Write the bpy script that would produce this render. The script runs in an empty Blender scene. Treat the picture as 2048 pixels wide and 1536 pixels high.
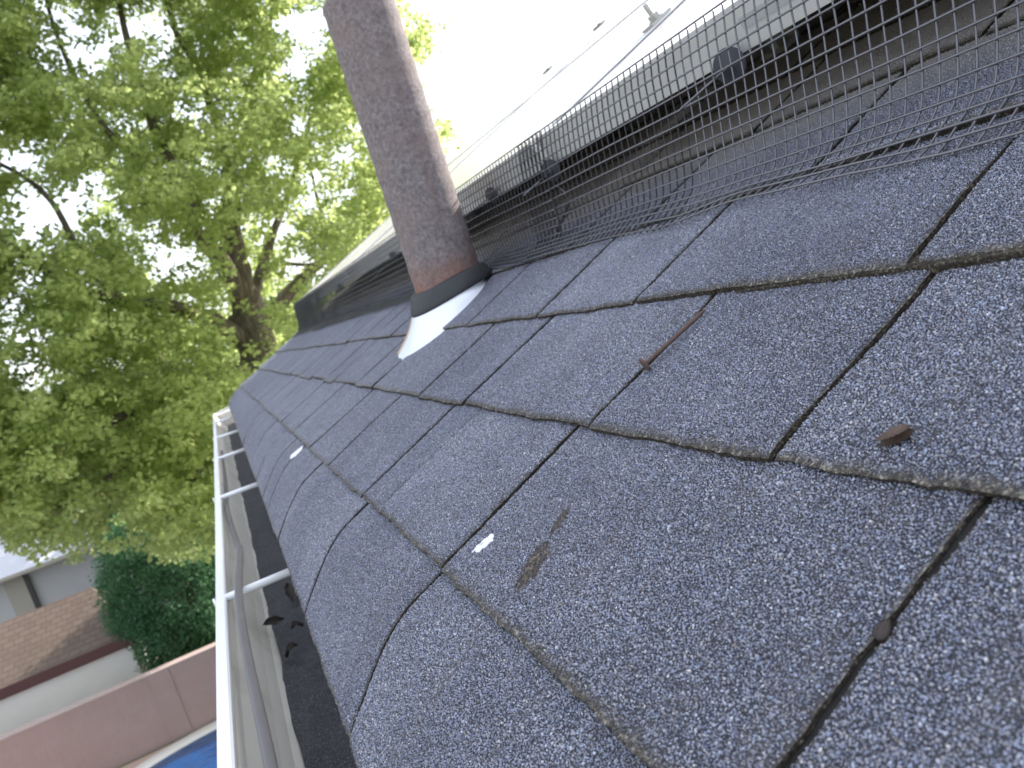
import bpy, math, random
import numpy as np
from mathutils import Vector, Matrix

# ------------------------------------------------------------------ camera, light, exposure
sc = bpy.context.scene
COL = sc.collection
PITCH = math.radians(25.5)                    # roof slope
CA, SA = math.cos(PITCH), math.sin(PITCH)
H = 0.18752                                   # lens height above the shingles

def P(s, e, n):                               # roof frame (up-slope, along the eave, off the surface) -> world
    return Vector((s*CA - n*SA, e, s*SA + n*CA))
ROOFM = Matrix.Rotation(-PITCH, 4, 'Y')       # a mesh kept in roof coordinates is stood on the roof by this

cam_d = bpy.data.cameras.new('camera')
cam = bpy.data.objects.new('camera', cam_d)
COL.objects.link(cam)
sc.camera = cam
_r = Vector((0.8840, -0.3588, -0.2997)); _u = Vector((0.3310, 0.0276, 0.9432)); _f = Vector((0.3302, 0.9330, -0.1432))
_f.normalize(); _r = (_r - _r.dot(_f)*_f).normalized(); _u = _r.cross(_f)
M = Matrix((( _r.x, _u.x, -_f.x, 0), (_r.y, _u.y, -_f.y, 0), (_r.z, _u.z, -_f.z, 0), (0, 0, 0, 1)))
M.translation = P(0, 0, H)
cam.matrix_world = M
cam_d.sensor_width = 36
cam_d.lens = 36*1557.1/2048
cam_d.clip_start = 0.02
cam_d.clip_end = 3000
cam_d.dof.use_dof = True
cam_d.dof.focus_distance = 0.44
cam_d.dof.aperture_fstop = 17.5

SUN_EL = math.radians(30.0)
SUN_AZ = math.radians(23.0)                   # from +X towards +Y
world = bpy.data.worlds.new("World"); sc.world = world
world.use_nodes = True
wn = world.node_tree; wn.nodes.clear()
wo = wn.nodes.new('ShaderNodeOutputWorld'); wb = wn.nodes.new('ShaderNodeBackground')
sky = wn.nodes.new('ShaderNodeTexSky'); sky.sky_type = 'NISHITA'; sky.sun_disc = False
sky.sun_elevation = SUN_EL
sky.sun_rotation = math.pi/2 - SUN_AZ
sky.altitude = 300; sky.air_density = 1.0; sky.dust_density = 4.0; sky.ozone_density = 1.0
# thin bright overcast veil over the blue
veil = wn.nodes.new('ShaderNodeMix'); veil.data_type = 'RGBA'; veil.inputs[0].default_value = 0.45
veil.inputs[7].default_value = (11.0, 11.4, 12.4, 1)
wn.links.new(sky.outputs[0], veil.inputs[6])
wn.links.new(veil.outputs[2], wb.inputs[0])
wb.inputs[1].default_value = 0.12
wn.links.new(wb.outputs[0], wo.inputs[0])

sun_d = bpy.data.lights.new('sun', 'SUN'); sun_d.energy = 5.0; sun_d.angle = math.radians(0.6)
sun_d.color = (1.0, 0.93, 0.84)
sun = bpy.data.objects.new('sun', sun_d); COL.objects.link(sun)
sd = Vector((math.cos(SUN_EL)*math.cos(SUN_AZ), math.cos(SUN_EL)*math.sin(SUN_AZ), math.sin(SUN_EL)))
sun.rotation_euler = sd.to_track_quat('Z', 'Y').to_euler()

vs = sc.view_settings
vs.view_transform = 'Standard'; vs.look = 'None'; vs.gamma = 1.0; vs.exposure = 1.06
sc.display_settings.display_device = 'sRGB'
try: sc.cycles.use_denoising = True
except Exception: pass

rng = np.random.default_rng(7)
random.seed(7)

# ------------------------------------------------------------------ node helpers
def mat(name):
    m = bpy.data.materials.new(name); m.use_nodes = True
    nt = m.node_tree; nt.nodes.clear()
    out = nt.nodes.new('ShaderNodeOutputMaterial')
    return m, nt, out
class N:
    def __init__(s, nt): s.nt = nt
    def n(s, t, **k):
        x = s.nt.nodes.new(t)
        for a, b in k.items(): setattr(x, a, b)
        return x
    def l(s, a, b): s.nt.links.new(a, b)
    def coord(s, kind='Object'): return s.n('ShaderNodeTexCoord').outputs[kind]
    def scale(s, v, sc_):
        m = s.n('ShaderNodeMapping'); m.inputs['Scale'].default_value = sc_; s.l(v, m.inputs['Vector']); return m.outputs[0]
    def noise(s, v, scale, detail=3, rough=0.55, out='Fac'):
        x = s.n('ShaderNodeTexNoise'); x.inputs['Scale'].default_value = scale; x.inputs['Detail'].default_value = detail
        x.inputs['Roughness'].default_value = rough; s.l(v, x.inputs['Vector']); return x.outputs[out]
    def vor(s, v, scale, feature='F1', rand=1.0):
        x = s.n('ShaderNodeTexVoronoi'); x.feature = feature; x.inputs['Scale'].default_value = scale
        x.inputs['Randomness'].default_value = rand; s.l(v, x.inputs['Vector']); return x
    def ramp(s, v, stops, interp='LINEAR'):
        x = s.n('ShaderNodeValToRGB'); x.color_ramp.interpolation = interp
        e = x.color_ramp.elements
        while len(e) < len(stops): e.new(0.5)
        for i, (p, c) in enumerate(stops):
            e[i].position = p; e[i].color = (c[0], c[1], c[2], 1) if not isinstance(c, float) else (c, c, c, 1)
        s.l(v, x.inputs[0]); return x.outputs[0]
    def mix(s, f, a, b, blend='MIX'):
        x = s.n('ShaderNodeMix'); x.data_type = 'RGBA'; x.blend_type = blend
        for i, v in ((0, f), (6, a), (7, b)):
            if isinstance(v, (int, float)): x.inputs[i].default_value = v
            elif isinstance(v, tuple): x.inputs[i].default_value = (*v, 1) if len(v) == 3 else v
            else: s.l(v, x.inputs[i])
        return x.outputs[2]
    def math(s, op, a, b=0.0, c=None, clamp=False):
        x = s.n('ShaderNodeMath'); x.operation = op; x.use_clamp = clamp
        for i, v in enumerate((a, b) if c is None else (a, b, c)):
            if isinstance(v, (int, float)): x.inputs[i].default_value = v
            else: s.l(v, x.inputs[i])
        return x.outputs[0]
    def bump(s, h, dist, strength=1.0, normal=None):
        x = s.n('ShaderNodeBump'); x.inputs['Distance'].default_value = dist; x.inputs['Strength'].default_value = strength
        s.l(h, x.inputs['Height'])
        if normal is not None: s.l(normal, x.inputs['Normal'])
        return x.outputs[0]
    def attr(s, name, out='Fac'):
        x = s.n('ShaderNodeAttribute'); x.attribute_name = name; return x.outputs[out]
    def bsdf(s, out, color, rough=0.6, metal=0.0, spec=0.5, normal=None):
        b = s.n('ShaderNodeBsdfPrincipled')
        for k, v in (('Base Color', color), ('Roughness', rough), ('Metallic', metal), ('Specular IOR Level', spec)):
            if isinstance(v, (int, float)): b.inputs[k].default_value = v
            elif isinstance(v, tuple): b.inputs[k].default_value = (*v, 1)
            else: s.l(v, b.inputs[k])
        if normal is not None: s.l(normal, b.inputs['Normal'])
        s.l(b.outputs[0], out.inputs[0]); return b

def simple(name, c, rough=0.6, metal=0.0, spec=0.5, var=0.12, nscale=20.0, bump=0.0, bscale=60.0, dirt=None):
    m, nt, out = mat(name); g = N(nt); v = g.coord()
    f = g.noise(v, nscale, 4)
    lo = tuple(x*(1-var) for x in c); hi = tuple(min(1, x*(1+var)) for x in c)
    col = g.mix(f, lo, hi)
    if dirt:
        d = g.ramp(g.noise(v, nscale*0.35, 6, .65), [(.5, 0.0), (.68, 1.0)])
        col = g.mix(g.math('MULTIPLY', d, dirt[1]), col, dirt[0])
    nrm = g.bump(g.noise(v, bscale, 3), bump) if bump else None
    g.bsdf(out, col, rough, metal, spec, nrm)
    return m

# ---- shingle granules
def make_granule_mat(name='granules', base_mul=1.0, grit=False, loose=False):
    m, nt, out = mat(name); g = N(nt); v = g.coord()
    warp = g.noise(v, 260, 1, .5, 'Color')
    vv = g.n('ShaderNodeVectorMath'); vv.operation = 'MULTIPLY_ADD'
    g.l(warp, vv.inputs[0]); vv.inputs[1].default_value = (.0010,)*3; g.l(v, vv.inputs[2])
    vv = vv.outputs[0]
    vo = g.vor(vv, 920)
    sep = g.n('ShaderNodeSeparateColor'); g.l(vo.outputs['Color'], sep.inputs[0])
    so = list(sep.outputs) if not loose else [g.attr('ga'), g.attr('gb'), g.attr('gc')]
    b = base_mul
    if loose: b = b*1.10
    col = g.ramp(so[0], [(0.0, (.068*b, .074*b, .098*b)), (.30, (.130*b, .140*b, .178*b)), (.70, (.178*b, .192*b, .240*b)), (.93, (.23*b, .246*b, .300*b)), (.995, (.37*b, .385*b, .43*b))]) if loose else g.ramp(so[0], [(0.0, (.030*b, .033*b, .048*b)), (.30, (.075*b, .082*b, .115*b)), (.62, (.135*b, .146*b, .20*b)),
                                  (.88, (.22*b, .235*b, .31*b)), (.97, (.42*b, .44*b, .52*b))])
    tint = g.mix(so[1], (.88, .95, 1.08), (1.12, 1.02, .9))
    col = g.mix(1.0, col, tint, 'MULTIPLY')
    # the odd tan, rusty or white granule
    rare = g.math('GREATER_THAN', so[2], .9945)
    rc = g.ramp(so[1], [(0, (.36, .33, .24)), (.55, (.45, .46, .42)), (.85, (.30, .19, .15)), (1, (.5, .5, .46))], 'CONSTANT')
    col = g.mix(g.math('MULTIPLY', rare, .85), col, rc)
    # asphalt showing between granules
    gap = g.ramp(vo.outputs['Distance'], [(.42, 0.0), (.72, 1.0)])
    if not loose:
        col = g.mix(g.math('MULTIPLY', gap, .85), col, (.012, .012, .018))
        if not grit: col = g.mix(g.math('MULTIPLY', g.attr('cov'), .90), col, (.018, .019, .027))
    # broad weathering
    blot = g.noise(v, 9, 5, .6)
    col = g.mix(1.0, col, g.ramp(blot, [(.3, (.84, .85, .87)), (.7, (1.13, 1.12, 1.10))]), 'MULTIPLY')
    streak = g.noise(g.scale(v, (3, 14, 3)), 3.0, 4, .6)
    col = g.mix(g.math('MULTIPLY', g.ramp(streak, [(.5, 0.0), (.75, 1.0)]), .28), col, (.13, .118, .10))
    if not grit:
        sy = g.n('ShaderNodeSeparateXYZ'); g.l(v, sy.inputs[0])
        dm = g.math('DIVIDE', g.math('SUBTRACT', sy.outputs[0], .44), .10, clamp=True)  # brown dust under the panels, made paler in place of missing bounced light
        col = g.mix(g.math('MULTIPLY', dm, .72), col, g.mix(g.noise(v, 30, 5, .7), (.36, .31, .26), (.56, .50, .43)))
    # per tab shade
    tv = g.attr('tab')
    col = g.mix(1.0, col, g.ramp(tv, [(0, (.93, .93, .94)), (1, (1.09, 1.09, 1.08))]), 'MULTIPLY')
    # silt and lichen caught along the cut edges
    ed = g.attr('edge')
    en = g.noise(v, 55, 5, .7)
    em = g.ramp(g.math('ADD', g.math('MULTIPLY', ed, .75), g.math('MULTIPLY', en, .62)), [(.62, 0.0), (.95, 1.0)])
    en2 = g.noise(v, 420, 3, .6)
    ecol = g.ramp(en2, [(.30, (.018, .015, .011)), (.48, (.07, .060, .047)), (.58, (.15, .13, .10)), (.66, (.42, .39, .33))])
    col = g.mix(g.math('MULTIPLY', em, .86), col, ecol)
    # dried mud run below the nail
    if not grit:
        sx = g.n('ShaderNodeSeparateXYZ'); g.l(v, sx.inputs[0])
        def spot(s0, e0, rs, re, amp, shear=0.0):
            ds = g.math('SUBTRACT', sx.outputs[0], s0)
            de = g.math('SUBTRACT', sx.outputs[1], e0)
            if shear: de = g.math('SUBTRACT', de, g.math('MULTIPLY', ds, shear))
            a = g.math('POWER', g.math('DIVIDE', ds, rs), 2.0); c = g.math('POWER', g.math('DIVIDE', de, re), 2.0)
            r = g.math('ADD', a, c)
            r = g.math('ADD', r, g.math('MULTIPLY', g.math('SUBTRACT', g.noise(v, 210, 6, .8), .5), 3.6))
            return g.math('MULTIPLY', g.math('SUBTRACT', 1.0, r, clamp=True), amp, clamp=True)
        st = g.math('MAXIMUM', spot(.037, .3755, .017, .0095, 3.0, .4), spot(.066, .389, .013, .0045, 2.0, .4))
        col = g.mix(g.math('MULTIPLY', st, .8), col, g.ramp(en2, [(.38, (.018, .013, .009)), (.52, (.085, .062, .040)), (.66, (.30, .23, .15))]))
    h = g.math('SUBTRACT', 1.0, g.math('POWER', vo.outputs['Distance'], 1.6))
    h = g.math('ADD', g.math('MULTIPLY', h, .75), g.math('MULTIPLY', sep.outputs[1], .35))
    tilt = g.noise(v, 900, 2, .5)
    h = g.math('ADD', h, g.math('MULTIPLY', tilt, .35))
    nrm = g.bump(h, .0008, 1.0) if not loose else g.bump(g.noise(v, 2600, 2, .5), .00025)
    g.bsdf(out, col, .62, 0, .45, nrm)
    return m
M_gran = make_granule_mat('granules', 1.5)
M_loose = make_granule_mat('loose_granules', 1.5, False, True)
M_grit = make_granule_mat('wet_grit', .42, True)

def make_dark_shingle():
    m, nt, out = mat('shingle_core'); g = N(nt); v = g.coord()
    c = g.ramp(g.noise(v, 500, 4, .7), [(.3, (.01, .009, .008)), (.55, (.05, .043, .034)), (.7, (.20, .175, .13)), (.8, (.45, .42, .34))])
    g.bsdf(out, c, .9, 0, .2, g.bump(g.noise(v, 700, 3), .001)); return m
M_core = make_dark_shingle()
M_slot = simple('bare_asphalt', (.016, .015, .015), .9, var=.5, nscale=300, bump=.0006, bscale=600)
M_white = simple('white_painted_aluminium', (.80, .82, .84), .38, var=.04, nscale=5, dirt=((.5, .47, .42), .25))
M_tan = simple('gutter_inside', (.62, .60, .55), .55, var=.08, nscale=9, dirt=((.33, .30, .25), .6))
M_flash = simple('galvanised_flashing', (.80, .83, .90), .42, 0.25, var=.05, nscale=30)
M_rubber = simple('rubber_collar', (.028, .03, .034), .6, var=.3, nscale=60, bump=.0006, bscale=200)
M_frame = simple('anodised_frame', (.86, .86, .85), .5, .35, var=.05, nscale=14, dirt=((.42, .41, .38), .35))
M_wire = simple('coated_wire', (.10, .10, .115), .26, .0, .9, var=.25, nscale=150)
M_wire2 = simple('shaded_cross_wire', (.022, .022, .027), .5, .0, .5, var=.3, nscale=150)  # darker copy of the wire coating: shade painted onto the far cross wires
M_plast = simple('clip_plastic', (.045, .045, .06), .5, var=.2, nscale=90)
M_alu = simple('mill_aluminium', (.42, .42, .40), .45, .7, var=.15, nscale=40)
M_rustnail = simple('rusty_steel', (.12, .078, .066), .75, .25, var=.45, nscale=300, bump=.0004, bscale=900)
M_pod = simple('seed_pod', (.085, .055, .040), .7, var=.5, nscale=400, bump=.0006, bscale=700)
M_poddark = simple('wet_husk', (.035, .026, .022), .6, var=.5, nscale=400)
M_leafdead = simple('dead_leaf', (.04, .032, .028), .8, var=.4, nscale=120)
M_cable = simple('grey_cable', (.115, .108, .115), .5, var=.15, nscale=30)
M_drop = simple('bird_dropping', (.80, .82, .84), .7, var=.08, nscale=300, bump=.0006, bscale=500)
M_sealant = simple('tan_sealant', (.55, .40, .26), .6, var=.15, nscale=60)

def make_pipe():
    m, nt, out = mat('cast_iron_pipe'); g = N(nt); v = g.coord()
    f = g.noise(v, 160, 5, .7); f2 = g.noise(v, 14, 4, .6)
    c = g.ramp(f, [(.30, (.105, .085, .088)), (.5, (.20, .175, .18)), (.70, (.31, .28, .275))])
    c = g.mix(g.math('MULTIPLY', g.ramp(f2, [(.45, 0.0), (.7, 1.0)]), .5), c, (.24, .18, .16))
    sx = g.n('ShaderNodeSeparateXYZ'); g.l(v, sx.inputs[0])
    stv = g.noise(g.scale(v, (60, 60, 2.2)), 1.0, 4, .6)
    c = g.mix(g.math('MULTIPLY', g.ramp(stv, [(.52, 0.0), (.7, 1.0)]), .35), c, (.16, .11, .095))
    rust = g.math('MULTIPLY', g.math('SUBTRACT', 1.0, g.math('DIVIDE', g.math('SUBTRACT', sx.outputs[2], .03), .055), clamp=True), g.ramp(g.noise(v, 30, 4), [(.3, .3), (.6, 1.0)]))
    c = g.mix(g.math('MULTIPLY', rust, .8), c, (.27, .115, .075))
    g.bsdf(out, c, .82, .0, .35, g.bump(g.noise(v, 420, 4, .6), .0014)); return m
M_pipe = make_pipe()

def make_glass():
    m, nt, out = mat('solar_glass'); g = N(nt); v = g.coord()
    w = g.scale(v, (1/.156, 1/.156, 1))
    sx = g.n('ShaderNodeSeparateXYZ'); g.l(w, sx.inputs[0])
    fx = g.math('FRACT', g.math('ADD', sx.outputs[0], 100.0)); fy = g.math('FRACT', g.math('ADD', sx.outputs[1], 100.0))
    ln = g.math('MAXIMUM', g.math('LESS_THAN', fx, .02), g.math('LESS_THAN', fy, .02))
    c = g.mix(ln, (.012, .016, .035), (.35, .36, .38))
    dust = g.ramp(g.noise(v, 3, 5, .6), [(.3, .12), (.7, .26)])
    c = g.mix(dust, c, (.66, .65, .62))
    b = g.bsdf(out, c, g.ramp(g.noise(v, 6, 4), [(.3, .18), (.7, .32)]), 0, .7)
    b.inputs['Sheen Weight'].default_value = .15; b.inputs['Sheen Roughness'].default_value = .4; b.inputs['Sheen Tint'].default_value = (1, 1, 1, 1)
    return m
M_glass = make_glass()
M_back = simple('white_backsheet', (.82, .82, .80), .6, var=.04)

# ------------------------------------------------------------------ mesh helpers
def vnoise(x, y, seed=0):
    x = np.asarray(x, float); y = np.asarray(y, float)
    xi = np.floor(x).astype(np.int64); yi = np.floor(y).astype(np.int64); xf = x-xi; yf = y-yi
    def hsh(a, b):
        h = (a*374761393 + b*668265263 + seed*982451653) & 0xffffffff
        h = ((h ^ (h >> 13))*1274126177) & 0xffffffff
        return ((h ^ (h >> 16)) & 0xffff)/65535.0
    u = xf*xf*(3-2*xf); w = yf*yf*(3-2*yf)
    a = hsh(xi, yi)*(1-u) + hsh(xi+1, yi)*u; b = hsh(xi, yi+1)*(1-u) + hsh(xi+1, yi+1)*u
    return (a*(1-w) + b*w)*2-1

class MB:
    def __init__(s): s.v = []; s.f = []; s.m = []; s.nv = 0; s.mats = []; s.att = {}
    def mi(s, m):
        if m not in s.mats: s.mats.append(m)
        return s.mats.index(m)
    def add(s, verts, faces, m, **att):
        verts = np.asarray(verts, float).reshape(-1, 3)
        k = s.mi(m)
        s.v.append(verts)
        for f in faces: s.f.append([i+s.nv for i in f])
        s.m += [k]*len(faces)
        for a, val in att.items():
            s.att.setdefault(a, []).append((s.nv, np.broadcast_to(np.asarray(val, float), (len(verts),))))
        s.nv += len(verts)
    def box(s, lo, hi, m, M4=None):
        x0, y0, z0 = lo; x1, y1, z1 = hi
        v = [(x0,y0,z0),(x1,y0,z0),(x1,y1,z0),(x0,y1,z0),(x0,y0,z1),(x1,y0,z1),(x1,y1,z1),(x0,y1,z1)]
        if M4 is not None: v = [tuple(M4 @ Vector(q)) for q in v]
        s.add(v, [(0,3,2,1),(4,5,6,7),(0,1,5,4),(1,2,6,5),(2,3,7,6),(3,0,4,7)], m)
    def grid(s, arr, m, wrap=False, **att):               # arr (a,b,3)
        a, b = arr.shape[:2]
        idx = np.arange(a*b).reshape(a, b)
        q = np.stack([idx[:-1,:-1], idx[1:,:-1], idx[1:,1:], idx[:-1,1:]], -1).reshape(-1, 4).tolist()
        if wrap: q += np.stack([idx[:-1,-1], idx[1:,-1], idx[1:,0], idx[:-1,0]], -1).reshape(-1, 4).tolist()
        s.add(arr.reshape(-1, 3), q, m, **{k: (v.reshape(-1) if hasattr(v, 'reshape') else v) for k, v in att.items()})
    def tube(s, pts, r, m, sides=6, caps=True):
        pts = np.asarray(pts, float); n = len(pts)
        r = np.broadcast_to(np.asarray(r, float), (n,))
        d = np.gradient(pts, axis=0); d /= np.linalg.norm(d, axis=1)[:, None]+1e-12
        ref = np.array([0, 0, 1.0]) if abs(d[0][2]) < .9 else np.array([1.0, 0, 0])
        rings = []
        a = np.linspace(0, 2*np.pi, sides, endpoint=False)
        u = None
        for i in range(n):
            if u is None: u = np.cross(d[i], ref)
            u = u - u.dot(d[i])*d[i]; u /= np.linalg.norm(u)+1e-12
            w = np.cross(d[i], u)
            rings.append(pts[i] + r[i]*(np.cos(a)[:, None]*u + np.sin(a)[:, None]*w))
        s.grid(np.array(rings), m, wrap=True)
        if caps:
            b = s.nv - n*sides; k = s.mi(m)
            s.f.append([b+i for i in range(sides)]); s.f.append([s.nv-1-i for i in range(sides)]); s.m += [k, k]
    def lathe(s, prof, m, center=(0, 0, 0), sides=48, M4=None):      # prof [(r,z)]
        a = np.linspace(0, 2*np.pi, sides, endpoint=False)
        arr = np.array([[(r*math.cos(t), r*math.sin(t), z) for t in a] for r, z in prof])
        arr = arr + np.array(center)
        if M4 is not None:
            R = np.array(M4.to_3x3()); T = np.array(M4.translation); arr = arr @ R.T + T
        s.grid(arr[::-1], m, wrap=True)
    def build(s, name, parent=None, smooth=True, mw=None):
        me = bpy.data.meshes.new(name)
        V = np.concatenate(s.v) if s.v else np.zeros((0, 3))
        me.vertices.add(len(V)); me.vertices.foreach_set('co', V.astype(np.float32).ravel())
        cnt = np.array([len(f) for f in s.f], np.int32)
        flat = np.fromiter((i for f in s.f for i in f), np.int32, count=int(cnt.sum()))
        me.loops.add(len(flat)); me.loops.foreach_set('vertex_index', flat)
        me.polygons.add(len(cnt)); me.polygons.foreach_set('loop_start', np.concatenate([[0], np.cumsum(cnt)[:-1]]).astype(np.int32))
        me.polygons.foreach_set('loop_total', cnt)
        for m in s.mats: me.materials.append(m)
        me.polygons.foreach_set('material_index', np.array(s.m, np.int32))
        me.polygons.foreach_set('use_smooth', np.full(len(cnt), smooth))
        for a, lst in s.att.items():
            at = me.attributes.new(a, 'FLOAT', 'POINT'); arr = np.zeros(len(V), np.float32)
            for st, val in lst: arr[st:st+len(val)] = val
            at.data.foreach_set('value', arr)
        me.update(calc_edges=True); me.validate(clean_customdata=False)
        o = bpy.data.objects.new(name, me); COL.objects.link(o)
        if mw is not None: o.matrix_world = mw
        if parent is not None: o.parent = parent
        return o

def tri_mesh(name, V, F, materials, mi=None, parent=None, attrs=None, smooth=False):
    me = bpy.data.meshes.new(name); k = F.shape[1]
    me.vertices.add(len(V)); me.vertices.foreach_set('co', V.astype(np.float32).ravel())
    me.loops.add(F.size); me.loops.foreach_set('vertex_index', F.astype(np.int32).ravel())
    me.polygons.add(len(F)); me.polygons.foreach_set('loop_start', (np.arange(len(F))*k).astype(np.int32))
    me.polygons.foreach_set('loop_total', np.full(len(F), k, np.int32))
    for m in materials: me.materials.append(m)
    if mi is not None: me.polygons.foreach_set('material_index', mi.astype(np.int32))
    if smooth: me.polygons.foreach_set('use_smooth', np.full(len(F), True))
    if attrs:
        for a, val in attrs.items():
            at = me.attributes.new(a, 'FLOAT', 'POINT'); at.data.foreach_set('value', val.astype(np.float32))
    me.update(calc_edges=True)
    o = bpy.data.objects.new(name, me); COL.objects.link(o)
    if parent is not None: o.parent = parent
    return o

def empty(name, loc=(0, 0, 0)):
    o = bpy.data.objects.new(name, None); o.location = loc; COL.objects.link(o); o.empty_display_size = .05
    return o
def tag(o, label=None, cat=None, group=None, kind=None):
    if label: o['label'] = label
    if cat: o['category'] = cat
    if group: o['group'] = group
    if kind: o['kind'] = kind
    return o
def keep(parent, child):                       # parent without moving
    child.parent = parent; child.matrix_parent_inverse = Matrix.Translation(parent.location).inverted()
    return child

# ------------------------------------------------------------------ the house and its shingle roof
DC = .127; S1 = .0043; TH = .0034
E_END = 4.33; E_START = -1.2
house = tag(empty('house'), 'house whose dark blue grey asphalt shingle roof fills the foreground', 'house')

N0 = -.0045                                     # the fitted roof plane is the mean top surface of the tabs
U_EAVE = -.1105
_d = np.linspace(0, .13, 400); _th = .545*(1-np.exp(-_d/.030)); _dd = _d[1]-_d[0]
_ps = -.022 - np.concatenate([[0], np.cumsum(np.cos(_th[:-1])*_dd)]); _pn = -np.concatenate([[0], np.cumsum(np.sin(_th[:-1])*_dd)])
def profile(u):
    """arc position u (== s up-slope of the bend) -> (s, n, normal angle): the eave course droops over the gutter."""
    u = np.asarray(u, float)
    d = np.clip(-.022-u, 0, .13)
    return (np.where(d > 0, np.interp(d, _d, _ps), u), np.where(d > 0, np.interp(d, _d, _pn), 0.0)+N0, np.where(d > 0, np.interp(d, _d, _th), 0))

slots = {
 1: [-.93, -.62, -.36, -.1, .19, .471, .72, 1.037, 1.244, 1.368, 1.575, 1.82, 2.03, 2.264, 2.55, 2.8, 3.05, 3.3, 3.55, 3.85, 4.1],
 2: [-.98, -.7, -.41, -.12, .176, .470, .668, .746, .987, 1.181, 1.452, 1.709, 2.059, 2.321, 2.6, 2.85, 3.2, 3.45, 3.8, 4.05],
 3: [-.95, -.66, -.33, -.02, .272, .446, .713, .884, 1.174, 1.326, 1.585, 1.71, 1.95, 2.23, 2.5, 2.74, 3.0, 3.3, 3.6, 3.85, 4.1],
 4: [-.9, -.6, -.32, .02, .286, .548, .748, .99, 1.18, 1.458, 1.647, 1.792, 1.98, 2.2, 2.547, 2.856, 3.1, 3.4, 3.7, 4.0],
 5: [-1.0, -.72, -.4, -.1, .17, .455, .70, .87, 1.05, 1.30, 1.616, 1.708, 1.834, 2.036, 2.3, 2.6, 2.9, 3.2, 3.5, 3.8, 4.05],
}
rs = random.Random(11)
for k in range(6, 24):
    e = E_START+.2*rs.random(); L = []
    while e < E_END-.15:
        e += rs.uniform(.18, .31); L.append(e)
    slots[k] = L

def edge_pts(a, b, fine, step):
    """parameters a..b, dense near both ends"""
    L = b-a
    near = [0, .0015, .004, .008, .014]
    if not fine: near = [0, .006]
    mid = np.linspace(near[-1], L-near[-1], max(3, int((L-2*near[-1])/step)+1))
    return a + np.array(near[:-1] + list(mid) + [L-x for x in near[:-1]][::-1])

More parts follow.
